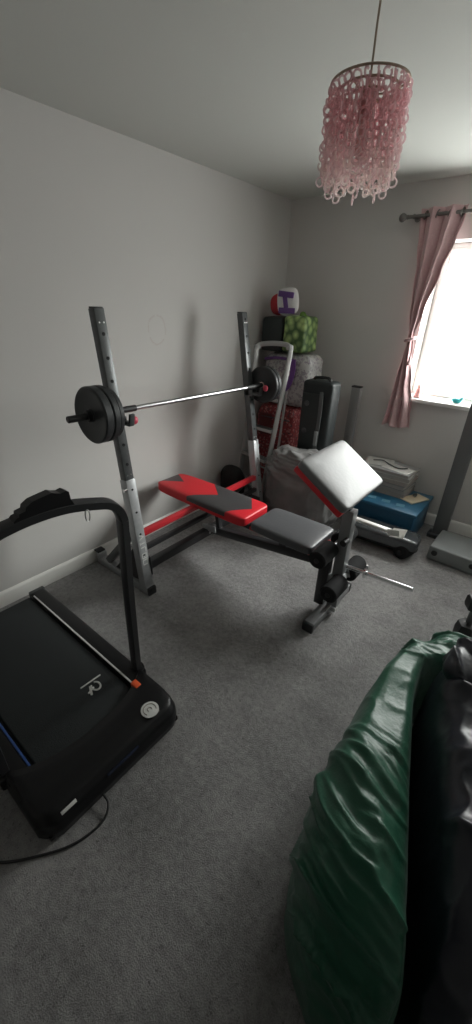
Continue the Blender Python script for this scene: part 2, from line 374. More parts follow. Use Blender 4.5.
# things on the window sill
sz = WZ0+.017
fg = thing('figurine', 'small pale pink figurine on the window sill next to the curtain', 'figurine', (1.312, .02, sz))
q = MB(); q.lathe((1.312, .02, sz), (0, 0, 1), [(.03, 0), (.031, .008), (.024, .018), (.02, .04), (.016, .06), (.011, .07)], 18); q.build('body', mat('figurine_pink', (.55, .30, .28), .5), fg)
q = MB(); q.blob((1.312, .02, sz+.085), (.03, .03, .034), (1, 1), 16, 10); q.build('head', mat('figurine_cream', (.62, .45, .40), .5), fg)
tq = thing('ornament', 'little turquoise ornament on the middle of the window sill', 'ornament', (1.60, .02, sz))
q = MB(); q.blob((1.60, .02, sz+.018), (.07, .04, .036), (.8, .9), 18, 10); q.build('body', mat('turquoise_glaze', (.05, .50, .55), .3), tq)
q = MB(); q.blob((1.632, .02, sz+.036), (.03, .028, .03), (1, 1), 12, 8); q.build('head', mat('turquoise_pale', (.25, .65, .68), .3), tq)

# ------------------------------------------------------------------ weight bench with its two squat uprights
wb = thing('weight_bench', 'red and black weight bench with two tall grey squat uprights and preacher pad', 'weight bench', (.8, -1.565, 0))
BY = -1.565
def upright(y, sgn, xb, xt, zt, zj):
    f = lambda z: xb + (xt-xb)*(z-.03)/(zt-.03)
    q = MB(); q.bar((f(.03), y, .03), (f(zj), y, zj), .062, .062, up=(1, 0, 0), bev=.004)
    for z in (.28, .42, .56, .70): q.m(1).cyl((f(z)+.029, y, z), (f(z)+.0325, y, z-.0004), .007, 10); q.m(0)
    q.m(2).cyl((f(zj-.05)+.02, y-sgn*.05, zj-.05), (f(zj-.05)+.02, y+sgn*.02, zj-.05), .011, 12)
    q.m(0)
    up = q.build('upright', ['silver', 'hole', 'chrome'], wb)
    q = MB(); q.bar((f(zj-.02), y, zj-.02), (f(zt), y, zt), .056, .05, up=(1, 0, 0), bev=.004)
    z = zj+.09
    while z < zt-.03:
        q.m(1).cyl((f(z)+.0235, y, z), (f(z)+.0275, y, z-.0004), .0085, 12); z += .108
    q.m(2)
    for zz in (zj+.03, zt-.06):
        for s in (-.012, .012): q.cyl((f(zz)+.024, y+s, zz), (f(zz)+.028, y+s, zz), .004, 8)
    q.m(3).box((f(zt), y, zt+.002), (.054, .044, .008), bev=.003)
    q.build('upright_tube', ['darkgrey', 'hole', 'bolt', 'rubber'], up)
    q = MB(); q.bar((.04, y, .03), (xb+.04, y, .03), .055, .05, bev=.004); q.box((.055, y, .065), (.05, .055, .05), bev=.004)
    q.m(1).box((xb+.045, y, .03), (.02, .058, .054), bev=.004); q.box((.04, y, .095), (.05, .057, .014), bev=.004)
    q.m(2).cyl((xb+.005, y-.0, .055), (xb+.005, y, .06), .011, 10)
    q.build('foot', ['silver', 'rubber', 'hole'], wb)
    q = MB(); q.bar((.15, y, .06), (f(.42)-.02, y, .42), .04, .045, bev=.004); q.m(1).poly([(f(.3)-.02, y-.02, .33), (f(.1)-.02, y-.02, .08), (.25, y-.02, .06)], .04, (0, 1, 0)); q.build('brace', ['darkgrey', 'blackmetal'], wb)
    # bar catch with red end
    zc = 1.082 if sgn > 0 else 1.060
    q = MB(); q.box((f(zc)+.02, y, zc), (.07, .056, .05), bev=.004); q.bar((f(zc)+.03, y+sgn*.01, zc-.005), (f(zc)+.115, y+sgn*.01, zc-.005), .03, .02); q.bar((f(zc)+.112, y+sgn*.01, zc-.01), (f(zc)+.125, y+sgn*.01, zc+.05), .03, .014, up=(1, 0, 0))
    q.m(1)
    if sgn > 0: q.blob((f(zc)+.085, y+.045, zc+.005), (.045, .05, .045), (.9, .9), 16, 10)
    else: q.blob((f(zc)+.15, y+.002, zc+.045), (.04, .03, .045), (.9, .9), 16, 10)
    q.m(0); q.build('bar_catch', ['darkgrey', 'pinkmetal'], up)
    return f, up
fL, upL = upright(-2.18, 1, .545, .362, 1.603, .755)
fR, upR = upright(-.97, -1, .545, .285, 1.585, .70)
# pale lettering strokes running down the near upright
q = MB()
def strokes(q, pl, segs, w, up):
    for a, b2 in segs: q.bar(pl(*a), pl(*b2), w, .0016, up=up, bev=0)
tz = .40
glyphs = [[((0, 0), (1, .5)), ((1, .5), (0, 1))], [((0, .5), (1, .5)), ((0, .2), (0, .8))], [((0, 0), (1, 0)), ((1, 0), (1, 1))], [((0, 0), (1, 0)), ((0, 0), (0, 1)), ((1, 0), (1, 1)), ((0, 1), (1, 1)), ((.5, 1), (.5, .5))], [((0, 0), (1, 0)), ((0, 1), (1, 1)), ((0, 0), (0, 1)), ((1, 0), (1, 1))]]
for gi, g in enumerate(glyphs):
    z0 = .415 - gi*.042
    pl = lambda a, b2, z0=z0: Vector((fL(z0-b2*.03)+.0325, -2.18-.016+.032*a, z0-b2*.03))
    strokes(q, pl, g, .006, (1, 0, 0))
q.build('lettering', 'offwhite', upL)
# cross members joining the uprights
for zz, w, h, mt, nm in ((.405, .036, .036, 'redmetal', 'red_crossbar'), (.305, .03, .03, 'blackmetal', 'crossbar'), (.185, .048, .055, 'blackmetal', 'crossbar')):
    q = MB(); q.bar((fL(zz)+.005, -2.15, zz), (fR(zz)+.005, -1.0, zz), w, h, bev=.004)
    if zz < .2:
        q.box((fL(zz), -2.145, zz), (.075, .012, .13), bev=.003); q.box((fR(zz), -1.005, zz), (.075, .012, .13), bev=.003)
        q.m(1)
        for s in (-.04, .0, .04): q.cyl((.555, BY+s, zz), (.562, BY+s, zz), .008, 8)
    q.build('crossbar', [mt, 'bolt'], wb)
# pads
def pad(name, x0, x1, z, w, th, mats, parent, rot=0, puff=.012, taper=0.):
    c = Vector(((x0+x1)/2, BY, z-th/2)); L = x1-x0
    q = MB(); nu, nv = 120, 40
    def disp(p): return 0
    q.blob((0, 0, 0), (L, w, th), (.22, .16), nu, nv)
    for v in q.bm.verts:
        u = v.co.x/L; s = v.co.y/(w/2)
        if v.co.z > 0: v.co.z += puff*(1-abs(u*2)**3)*(1-abs(s)**3)*.8
        v.co.y *= 1 - taper*max(0, -u*2)**2
    R = RY(rot)
    for v in q.bm.verts: v.co = R @ v.co + c
    return q.build(name, mats, parent, smooth=50)
m = mat('bench_pad_vinyl', (.6, .02, .03), .4, bump=.06, bscale=70); nt, b = nodes(m); M['padpattern'] = m
v, x, y, z = objxyz(nt)
PX0, PX1 = .10, .93
u = mth(nt, 'DIVIDE', mth(nt, 'SUBTRACT', mth(nt, 'ADD', x, .8), PX0), PX1-PX0)
av = mth(nt, 'SUBTRACT', 1., mth(nt, 'ABSOLUTE', mth(nt, 'DIVIDE', y, .14)))
lo = mth(nt, 'GREATER_THAN', u, mth(nt, 'ADD', .40, mth(nt, 'MULTIPLY', av, .20)))
hi = mth(nt, 'LESS_THAN', u, mth(nt, 'ADD', .82, mth(nt, 'MULTIPLY', av, .13)))
hd = mth(nt, 'LESS_THAN', u, mth(nt, 'SUBTRACT', mth(nt, 'MULTIPLY', av, .30), .10))
tp = mth(nt, 'GREATER_THAN', z, .437)
dk = mth(nt, 'MULTIPLY', mth(nt, 'MAXIMUM', mth(nt, 'MULTIPLY', lo, hi), hd), tp)
nt.links.new(mixc(nt, dk, (.60, .016, .026), (.05, .048, .05)), b.inputs['Base Color'])
pad('back_pad', PX0, PX1, .475, .285, .07, 'padpattern', wb, taper=.12)['label'] = 'long red back pad with dark grey arrow panels'
pad('seat_pad', .975, 1.405, .472, .30, .055, 'vinyl', wb, taper=.06)['label'] = 'dark grey seat pad'
# preacher pad, tilted down towards the leg end
a = math.radians(32.7); mid = Vector((1.4625, BY, .897)); nrm = Vector((math.sin(a), 0, math.cos(a))); tdir = Vector((math.cos(a), 0, -math.sin(a)))
m = mat('preacher_vinyl', (.16, .16, .163), .44, bump=.06, bscale=50, spec=.5); M['preacher'] = m
q = MB(); q.blob((0, 0, 0), (.33, .47, .05), (.25, .14), 100, 36)
for v in q.bm.verts:
    if v.co.z > 0: v.co.z += .006*(1-abs(v.co.x/.165)**3)*(1-abs(v.co.y/.235)**3) + .0016*N(v.co, 16) * (1 if v.co.z > .02 else 0)
    v.co = RY(32.7) @ v.co + mid - nrm*.019
q.build('preacher_pad', 'preacher', wb, smooth=50)['label'] = 'shiny grey preacher pad tilted on its post'
q = MB()
for s in (-.17, 0, .17): q.box(mid - nrm*.082 + Vector((0, s, 0)), (.25, .035, .03), RY(32.7), .004)
q.box(mid - nrm*.056, (.322, .46, .036), RY(32.7), .010); q.build('pad_back', 'red', wb)
# post, leg, foot
q = MB(); q.bar((1.53, BY, .06), (1.53, BY, .70), .06, .06, up=(1, 0, 0)); q.m(1).bar((1.53, BY, .6), (1.50, BY, .80), .042, .042, up=(1, 0, 0)); q.m(2).cyl((1.55, BY-.03, .53), (1.55, BY-.075, .53), .018, 14)
q.m(1).box((1.47, BY, .79), (.2, .05, .03), RY(32.7), .004); q.build('post', ['midgrey', 'blackmetal', 'rubber'], wb)
q = MB(); q.bar((1.455, BY-.03, .05), (1.455, BY-.03, .43), .05, .06, up=(1, 0, 0)); q.m(1).box((1.495, BY-.03, .25), (.03, .03, .05), bev=.003); q.build('leg', ['blackmetal', 'silver'], wb)
q = MB(); q.bar((1.50, -1.81, .032), (1.50, -1.32, .032), .06, .055, bev=.004)
q.m(1).bar((1.525, BY-.09, .062), (1.525, BY+.1, .062), .012, .012); q.m(2)
for s in (-.06, -.02): q.cyl((1.53, BY+s, .03), (1.556, BY+s, .03), .011, 10)
q.m(3).box((1.50, -1.812, .032), (.066, .02, .06), bev=.004); q.box((1.50, -1.318, .032), (.066, .02, .06), bev=.004)
q.build('foot', ['midgrey', 'alu', 'bolt', 'rubber'], wb)
# spine and seat rails
q = MB(); q.bar((.50, BY, .19), (1.46, BY, .33), .05, .055, bev=.004); q.m(1).bar((.50, BY-.05, .22), (.62, BY-.05, .235), .01, .05); q.build('spine', ['blackmetal', 'silver'], wb)
q = MB()
for s in (-.075, .075): q.bar((.94, BY+s, .40), (1.43, BY+s, .40), .03, .036)
q.bar((1.42, BY-.09, .40), (1.42, BY+.09, .40), .03, .034); q.build('seat_rail', 'redmetal', wb)
q = MB(); q.bar((1.13, BY, .385), (1.38, BY, .385), .03, .02); q.bar((1.15, BY, .29), (1.15, BY, .395), .04, .05, up=(1, 0, 0)); q.bar((1.36, BY, .31), (1.36, BY, .40), .04, .05, up=(1, 0, 0))
q.build('seat_bracket', 'blackmetal', wb); q = MB(); q.bar((.36, BY-.08, .388), (.36, BY+.08, .388), .03, .02)
for s in (-.07, .07): q.bar((.3, BY+s, .392), (.95, BY+s, .392), .03, .025)
for xx in (.95, .985): q.bar((xx, BY-.12, .425), (xx, BY+.12, .425), .012, .02)
q.bar((.58, BY-.08, .388), (.58, BY+.08, .388), .03, .02); q.bar((.62, BY, .20), (.58, BY, .39), .03, .03, up=(1, 0, 0)); q.build('pad_frame', 'blackmetal', wb)
# foam rollers on the leg developer
for xx, zz, y0, y1, r in ((1.475, .455, BY-.045, BY-.21, .05), (1.475, .455, BY+.045, BY+.21, .05), (1.565, .27, BY-.045, BY-.205, .05), (1.565, .27, BY+.045, BY+.205, .05)):
    q = MB(); L = abs(y1-y0); q.lathe((xx, y0, zz), (0, y1-y0, 0), [(r-.008, 0), (r, .008), (r, L-.008), (r-.008, L)], 28); fr = q.build('foam_roller', 'foam', wb)
    q = MB(); q.lathe((xx, y1, zz), (0, y1-y0, 0), [(.014, -.002), (.014, .003), (.010, .006)], 14); q.build('end_cap', 'rubber', fr)
q = MB(); q.cyl((1.475, BY-.05, .455), (1.475, BY+.05, .455), .012, 12); q.cyl((1.565, BY-.05, .27), (1.565, BY+.05, .27), .012, 12)
q.bar((1.49, BY+.045, .46), (1.565, BY+.045, .25), .012, .04, up=(1, 0, 0)); q.bar((1.53, BY, .30), (1.565, BY, .27), .03, .03); q.build('leg_lever', 'silver', wb)
q = MB(); q.cyl((1.545, BY, .35), (1.926, BY, .376), .0125, 16, .002); q.lathe((1.67, BY, .3585), (.38, 0, .026), [(.013, 0), (.03, .0), (.03, .012), (.013, .012)], 20); q.m(1).cyl((1.676, BY, .385), (1.676, BY, .41), .006, 8); q.build('weight_peg', ['chrome', 'chrome'], wb)
q = MB(); q.bar((1.54, BY+.06, .625), (1.735, BY+.06, .622), .016, .03, up=(0, 1, 0)); q.bar((1.53, BY, .625), (1.545, BY+.065, .625), .02, .02)
q.box((1.775, BY+.06, .625), (.075, .055, .004), RX(35) @ RY(-20), .001); q.box((1.758, BY+.03, .635), (.06, .004, .035), RY(-12), .001); q.build('bar_rest', 'white', wb)['label'] = 'pale bar rest sticking out from the preacher post'

# ------------------------------------------------------------------ barbell
bb = thing('barbell', 'barbell loaded with black plates resting across the squat uprights', 'barbell', (.46, -1.6, 1.125))
B0, B1 = Vector((.478, -2.475, 1.146)), Vector((.462, -.74, 1.112)); bd = (B1-B0).normalized()
at = lambda y: B0 + (B1-B0)*((y-B0.y)/(B1.y-B0.y))
q = MB(); q.cyl(B0, B1, .0125, 16, .002); q.m(1).cyl(at(-2.24), at(-2.09), .0165, 14, .002); q.cyl(at(-1.12), at(-.92), .0165, 14, .002)
q.m(2).cyl(at(-2.476), at(-2.33), .0165, 14, .002); q.cyl(at(-.85), at(-.735), .0165, 14, .002)
q.build('bar', ['barsteel', 'rubber', 'blackmetal'], bb)
def plate(yc, th, r):
    q = MB(); c = at(yc) - bd*th/2
    q.lathe(c, bd, [(.016, 0), (.03, 0), (.034, .004), (r*.78, .004), (r*.86, .0), (r-.006, 0), (r, .006), (r, th-.006), (r-.006, th), (r*.86, th), (r*.78, th-.004), (.034, th-.004), (.03, th), (.016, th)], 48); return q.build('weight_plate', 'iron', bb)
plate(-2.338, .045, .136); plate(-2.296, .036, .136); plate(-2.262, .030, .125); plate(-2.237, .018, .095)
plate(-.918, .032, .13); plate(-.880, .036, .13); plate(-.848, .018, .105)
for yy in (-2.372, -.825):
    q = MB(); q.lathe(at(yy)-bd*.009, bd, [(.017, 0), (.028, 0), (.028, .018), (.017, .018)], 18); q.build('collar', 'blackmetal', bb)
q = MB(); q.lathe(at(-.937), -bd, [(.012, -.006), (.022, -.006), (.022, .002), (.012, .004)], 18); q.build('hub_ring', mat('pinkish_hub', (.55, .38, .34), .4), bb)

# ------------------------------------------------------------------ treadmill
tm = thing('treadmill', 'black walking treadmill with a raised handle frame on the carpet', 'treadmill', (.75, -2.955, 0))
TY0, TY1 = -3.265, -2.645; TC = (TY0+TY1)/2
q = MB(); q.box((.665, TC, .05), (.99, .60, .07), bev=.01); q.build('deck', 'tmblack', tm)
q = MB(); q.box((.69, TC, .096), (1.02, .435, .022), bev=.009, seg=3); q.build('belt', 'tmbelt', tm)
for s, yy in ((1, TY1-.042), (-1, TY0+.042)):
    q = MB(); q.box((.65, yy, .075), (.98, .084, .09), bev=.016, seg=3); rail = q.build('side_rail', 'tmblack', tm)
    q = MB(); q.box((.67, yy-s*.036, .1205), (.92, .008, .004), bev=.001); q.build('edge_strip', 'offwhite' if s > 0 else 'bluestrip', rail)
    q = MB(); q.box((.168, yy, .075), (.03, .088, .094), bev=.008); q.build('end_cap', 'darkgrey', rail)
q = MB(); q.cyl((.185, TC-.2, .075), (.185, TC+.2, .075), .026, 18); q.build('rear_roller', 'darkgrey', tm)
# motor hood: rounded front, scooped rear edge over the belt
q = MB()
def hood(u, v):
    s = u*2-1; yy = TC + s*.312
    back = 1.06 + .10*(1-abs(s)**2.6); cr_ = .055*max(0, (abs(s)-.78)/.22)**2
    prof = [(back, .112), (back+.012, .134), (back+.05, .141), (1.27-cr_, .141), (1.325-cr_, .128), (1.352-cr_, .10), (1.36-cr_, .06), (1.352-cr_, .018)]
    k = v*(len(prof)-1); i = min(int(k), len(prof)-2); t = k-i
    xx = prof[i][0]+(prof[i+1][0]-prof[i][0])*t; zz = prof[i][1]+(prof[i+1][1]-prof[i][1])*t
    e = max(0, (abs(s)-.93)/.07)
    return Vector((xx, yy, zz - (zz-.02)*.35*e*e))
V = q.grid(hood, 41, 29)
for side in (0, -1):
    col = [V[j][side] for j in range(29)]; low = [q.bm.verts.new((v.co.x, v.co.y, .018)) for v in col]
    for j in range(28):
        try: q.bm.faces.new((col[j], col[j+1], low[j+1], low[j]))
        except Exception: pass
q.box((1.20, TC, .028), (.28, .58, .02)); hd_ = q.build('motor_hood', 'tmblack', tm, smooth=50)
q = MB(); q.lathe((1.287, -2.765, .1405), (0, 0, 1), [(.037, 0), (.037, .0025), (.034, .003)], 32); q.m(1)
q.tube([(1.287+.026*math.cos(a*PI/14), -2.765+.026*math.sin(a*PI/14), .1437) for a in range(4, 24)], .0018, 6); q.tube([(1.287+.009*math.cos(a*PI/8), -2.765+.009*math.sin(a*PI/8), .1437) for a in range(2, 14)], .0022, 6)
q.build('round_sticker', ['offwhite', mat('sticker_grey', (.30, .27, .24), .5)], hd_)
q = MB(); q.box((1.345, -3.165, .118), (.012, .055, .004), RY(52), .001); q.build('switch_plate', 'offwhite', hd_)
q = MB(); q.box((1.352, -2.95, .104), (.012, .14, .004), RY(66), .001); q.build('indicator_strip', mat('dark_blue_gloss', (.015, .02, .04), .25), hd_)
# mark on the belt
q = MB(); bz = .1085
q.tube([(.993+.024*math.cos(t*PI/12), -2.832+.018*math.sin(t*PI/12), bz) for t in range(-9, 12)], .0042, 6, up=(0, 0, 1))
q.bar((1.020, -2.870, bz), (.975, -2.850, bz), .010, .003); q.bar((1.003, -2.876, bz), (.990, -2.840, bz), .008, .003); q.bar((.953, -2.884, bz), (.956, -2.784, bz), .006, .003)
q.build('belt_logo', 'offwhite', tm)
# handle frame
top = [(1.055, TY1-.010, .08), (1.067, TY1-.010, .5), (1.088, TY1-.010, .88), (1.093, TY1-.012, .935), (1.098, TY1-.03, .98), (1.10, TY1-.06, 1.012), (1.10, TY1-.11, 1.032), (1.10, TC+.1, 1.058), (1.10, TC, 1.066)]
full = top + [(p[0], 2*TC-p[1], p[2]) for p in top[-2::-1]]
q = MB(); q.sweep(bez(full, 5), [(-.013, -.021), (.013, -.021), (.016, -.016), (.016, .016), (.013, .021), (-.013, .021), (-.016, .016), (-.016, -.016)], up=(0, 1, 0)); q.build('handle_frame', 'blackmetal', tm)
for yy in (TY1-.010, 2*TC-TY1+.010):
    q = MB(); q.box((1.05, yy, .085), (.085, .06, .06), bev=.012); q.cyl((1.05, yy-.035, .10), (1.05, yy+.035, .10), .018, 16); q.build('hinge', 'tmblack', tm)
q = MB(); q.box((1.142, TY1-.078, .130), (.045, .03, .028), bev=.006); q.m(1).box((1.15, TY1-.05, .126), (.05, .012, .016), RZ(20), .003); q.build('safety_clip', ['orange', 'tan'], tm)
q = MB()  # stepped console on the bar
out = [(-.105, 0), (-.105, .016), (-.095, .028), (-.085, .03), (-.083, .042), (-.062, .046), (-.058, .06), (-.035, .075), (.03, .085), (.045, .076), (.06, .07), (.078, .074), (.088, .066), (.09, .03), (.10, .0)]
q.poly([(1.085, TC+.028-a_*.9, 1.066+b_*.74) for a_, b_ in [(-p, r) for p, r in out]], .035, (1, 0, 0)); q.build('console', 'tmblack', tm, smooth=0)
q = MB(); q.tube([(1.118, TC+.155+.008*math.cos(t*PI/8), 1.012+.022*math.sin(t*PI/8)) for t in range(16)], .0022, 6, closed=True, up=(1, 0, 0)); q.build('hook', 'bolt', tm)
q = MB(); q.tube(bez([(1.34, -3.05, .03), (1.39, -3.055, .02), (1.415, -3.10, .006), (1.40, -3.19, .005), (1.345, -3.28, .005), (1.25, -3.385, .005), (1.10, -3.47, .005), (.95, -3.49, .005)], 8), .0042, 8); q.build('power_cord', 'rubber', tm)

# ------------------------------------------------------------------ stepladder
sl = thing('stepladder', 'aluminium stepladder leaning into the corner in front of the bags', 'ladder', (.28, -.7, 0))
fl, fr_, tl, trr = Vector((.09, -.70, .01)), Vector((.475, -.90, .01)), Vector((.15, -.60, 1.29)), Vector((.40, -.475, 1.29))
lm, rm = fl+(tl-fl)*.97, fr_+(trr-fr_)*.97
apl, apr = Vector((.175, -.575, 1.355)), Vector((.365, -.48, 1.36))
nrmL = (fr_-fl).cross(tl-fl).normalized()
prof = [(-.010, -.018), (.010, -.018), (.012, -.015), (.012, .015), (.010, .018), (-.010, .018), (-.012, .015), (-.012, -.015)]
q = MB(); q.sweep(bez([fl, (fl+tl)/2, tl, (tl+apl)/2+Vector((0, 0, .012)), apl, (apl+apr)/2+Vector((0, 0, .01)), apr, (trr+apr)/2+Vector((0, 0, .012)), trr, (fr_+trr)/2, fr_], 6), prof, up=(fr_-fl)); q.build('side_frame', 'alu', sl)
for p in (fl, fr_):
    q = MB(); q.box(p+Vector((0, 0, .012)), (.038, .055, .04), bev=.006); q.build('rubber_foot', 'rubber', sl)
q2 = []
for t in (.16, .35, .54, .73):
    a_, b_ = fl+(tl-fl)*t, fr_+(trr-fr_)*t; d_ = (b_-a_).normalized()
    q = MB(); q.bar(a_+d_*.012, b_-d_*.012, .075, .024, bev=.003); q.m(1)
    for s in (-.02, 0, .02): q.bar(a_+d_*.03+Vector((0, s, .0135)), b_-d_*.03+Vector((0, s, .0135)), .008, .003, bev=0)
    q.build('step', ['alu', 'darkgrey'], sl)
q = MB()
rl, rr_ = Vector((.075, -.50, .012)), Vector((.44, -.66, .012))
q.tube([rl, Vector((.135, -.575, 1.0))], .011, 10); q.tube([rr_, Vector((.40, -.48, 1.0))], .011, 10); q.tube([rl+(Vector((.135, -.575, 1.0))-rl)*.3, rr_+(Vector((.40, -.48, 1.0))-rr_)*.3], .008, 8); q.build('rear_frame', 'alu', sl)

# ------------------------------------------------------------------ bags piled in the corner
def patmat(name, base, cols, scale, rough=.6):
    m = mat(name, base, rough); nt, b = nodes(m); v, x, y, z = objxyz(nt)
    f = vor(nt, v, scale); f2 = noisef(nt, v, scale*1.3, 3)
    c1 = mixc(nt, mth(nt, 'LESS_THAN', f, .38), base, cols[0]); c2 = mixc(nt, mth(nt, 'GREATER_THAN', f2, .58), c1, cols[1])
    nt.links.new(c2, b.inputs['Base Color']); setbump(nt, b, noisef(nt, v, 18, 4), .3, .02); return m
def bag(name, parent, c, d, mt, e=(.3, .3), rot=None, amp=.02, sc=5, seed=1, nu=60, nv=36):
    q = MB(); q.blob(c, d, e, nu, nv, rot, lambda p: amp*N(p, sc, seed) + amp*.6*ridge(p, sc*1.6, seed+3)); return q.build(name, mt, parent, smooth=60)
rb = thing('laundry_bag', 'tall red patterned zip bag standing on the floor behind the ladder', 'bag', (.25, -.28, 0))
bag('body', rb, (.255, -.27, .425), (.40, .30, .84), patmat('red_pattern', (.30, .04, .045), [(.50, .20, .19), (.12, .04, .05)], 38), e=(.22, .25), amp=.012, sc=6)
q = MB(); q.tube(bez([(.09, -.428, .74), (.25, -.438, .745), (.42, -.428, .74)], 8), .005, 6); q.build('zip', 'darkgrey', rb)
q = MB(); q.poly([(.10, -.428, .58), (.24, -.432, .58), (.24, -.432, .77), (.10, -.428, .77)], .006, (0, -1, 0)); q.build('front_pocket', mat('dark_red_cloth', (.14, .035, .035), .7), rb)
wbg = thing('bedding_bag', 'white and grey patterned bedding bag with purple trim on top of the red bag', 'bag', (.34, -.27, .86))
bag('body', wbg, (.315, -.265, 1.070), (.46, .30, .425), patmat('white_pattern', (.52, .51, .50), [(.36, .35, .36), (.30, .26, .30)], 30), e=(.35, .4), amp=.016, sc=5, seed=5)
q = MB()
q.tube(bez([(.12, -.418, 1.23), (.25, -.432, 1.25), (.40, -.428, 1.245)], 6), .012, 8); q.build('purple_trim', mat('purple_cloth', (.16, .06, .24), .6), wbg)
q = MB(); q.sweep(bez([(.405, -.425, 1.25), (.415, -.438, 1.14), (.385, -.442, 1.04), (.31, -.440, .985), (.23, -.432, .98)], 8), [(-.003, -.022), (.003, -.022), (.003, .022), (-.003, .022)], up=(0, 1, 0)); q.build('purple_strap', mat('purple_webbing', (.17, .06, .27), .6, bump=.1), wbg)
kb = thing('shopping_bag', 'black shopping bag beside the green printed bag atop the bedding bag', 'bag', (.155, -.28, 1.29))
bag('body', kb, (.155, -.30, 1.425), (.21, .22, .26), mat('black_bag_cloth', (.018, .024, .024), .5), e=(.25, .25), amp=.01, seed=8)
m = mat('green_leaf_print', (.20, .36, .07), .5); nt, b = nodes(m); v, x, y, z = objxyz(nt)
f = vor(nt, v, 17); cl = mixc(nt, mth(nt, 'MULTIPLY', f, 1.5), (.55, .72, .27), (.05, .11, .03)); nt.links.new(cl, b.inputs['Base Color']); setbump(nt, b, f, -.5, .02)
gb = thing('printed_bag', 'green fruit-print carrier bag sitting on the white bedding bag', 'bag', (.39, -.29, 1.29))
bag('body', gb, (.375, -.30, 1.435), (.205, .23, .27), m, e=(.22, .22), amp=.010, seed=11)
q = MB(); q.sweep(bez([(.40, -.36, 1.555), (.41, -.37, 1.585), (.435, -.37, 1.585), (.445, -.36, 1.555)], 6), [(-.002, -.012), (.002, -.012), (.002, .012), (-.002, .012)], up=(0, 1, 0)); q.build('handle', mat('green_strap', (.2, .36, .08), .6), gb)
# novelty cushion on top: white face with purple I-shaped motif, red back
hc = thing('cushion', 'round white and red cushion with purple bar motif topping the corner pile', 'cushion', (.25, -.30, 1.56))
hr = RY(-8) @ RZ(14)
q = MB(); q.blob((.165, -.285, 1.648), (.19, .14, .165), (.75, .7), 44, 26, hr); q.build('red_back', mat('red_plush', (.42, .025, .035), .8, bump=.2, bscale=120), hc)
q = MB(); q.blob((.262, -.35, 1.668), (.175, .09, .195), (.6, .75), 44, 26, hr); wf = q.build('white_front', mat('white_plush', (.70, .69, .68), .8, bump=.15, bscale=120), hc)
q = MB()
def hp(a_, b_): return Vector((.262, -.35, 1.668)) + hr @ Vector((a_, -.05, b_))
for (a0, b0), (a1, b1), w in (((-.06, .062), (.065, .032), .042), ((-.01, .04), (-.002, -.05), .036), ((-.065, -.058), (.07, -.078), .042)):
    q.bar(hp(a0, b0), hp(a1, b1), w, .012, up=hr @ Vector((0, -1, 0)), bev=.004)
q.build('purple_motif', mat('purple_plush', (.13, .06, .22), .7), wf)
# upright black case
cs = thing('carry_case', 'tall black zipped carry case standing against the back wall', 'case', (.715, -.46, 0))
q = MB(); q.box((.72, -.475, .565), (.265, .16, 1.13), bev=.03, seg=4); q.build('body', mat('black_nylon', (.018, .023, .024), .55, bump=.2, bscale=40), cs)
q = MB(); q.box((.685, -.56, .72), (.16, .025, .64), bev=.012); q.m(1)
for zz in (.52, .74, .96): q.lathe((.655, -.571, zz), (0, -1, 0), [(.022, 0), (.022, .004), (.012, .007)], 16)
q.build('front_pocket', [mat('black_pocket', (.024, .03, .03), .5), 'darkgrey'], cs)
q = MB(); q.sweep(bez([(.775, -.575, 1.06), (.785, -.585, .87), (.775, -.58, .64), (.765, -.56, .44)], 8), [(-.003, -.015), (.003, -.015), (.003, .015), (-.003, .015)], up=(0, 1, 0)); q.m(1).box((.777, -.592, .70), (.03, .012, .12), bev=.005)
q.build('strap', [mat('grey_webbing', (.11, .12, .12), .6), mat('pale_pad', (.24, .25, .25), .5)], cs)
q = MB(); q.tube(bez([(.65, -.475, 1.12), (.66, -.475, 1.145), (.77, -.475, 1.15), (.79, -.475, 1.12)], 6), .012, 8); q.build('handle', 'rubber', cs)
# wrapped duvet on the floor
def dd(p): return .022*N(p, 3.2, 2) + .014*ridge((p.x, p.y*1.5, p.z*3.2), 12, 4, 2.2) + .030*ridge((p.x*.6, p.y, p.z*1.9), 5, 6, 2.4) + .015*ridge((p.x*1.2, p.y, p.z*2.2), 9, 9, 2.5)
m = mat('clear_wrap_grey', (.17, .167, .165), .34, spec=.6, var=.2, vscale=7, bump=.35, bscale=14); M['wrap'] = m
q = MB(); q.blob((.805, -.775, .31), (.60, .29, .62), (.5, .55), 110, 70, RZ(-4), dd)
for v in q.bm.verts: v.co.z = max(v.co.z, .004)
tag(q.build('wrapped_duvet', 'wrap', org=(.805, -.775, 0), smooth=180), 'grey duvet in crinkled clear plastic heaped beside the ladder', 'bedding')
# dark round bag by the wall
gbag = thing('gym_bag', 'small black rounded bag against the wall behind the bench', 'bag', (.135, -.85, 0))
q = MB(); q.blob((.14, -.845, .185), (.23, .16, .36), (.6, .7), 40, 26, None, lambda p: .015*N(p, 7, 3)); q.build('body', mat('black_canvas', (.014, .013, .013), .8, bump=.3, bscale=50), gbag)

# ------------------------------------------------------------------ blue box, papers and equipment under the window
bx = thing('storage_box', 'flat blue storage box on the floor under the window', 'box', (1.38, -.29, 0))
q = MB(); q.box((1.385, -.28, .125), (.50, .44, .25), bev=.012); q.build('body', mat('blue_plastic', (.02, .10, .19), .4), bx)
q = MB(); q.box((1.385, -.28, .262), (.53, .47, .03), bev=.010); q.m(1)
for i in range(3): q.box((1.265+i*.115, -.42, .2785), (.062, .055, .004), RZ(12), .001)
q.build('lid', [mat('blue_lid', (.025, .13, .23), .38), mat('pale_blue_print', (.10, .26, .36), .4)], bx)
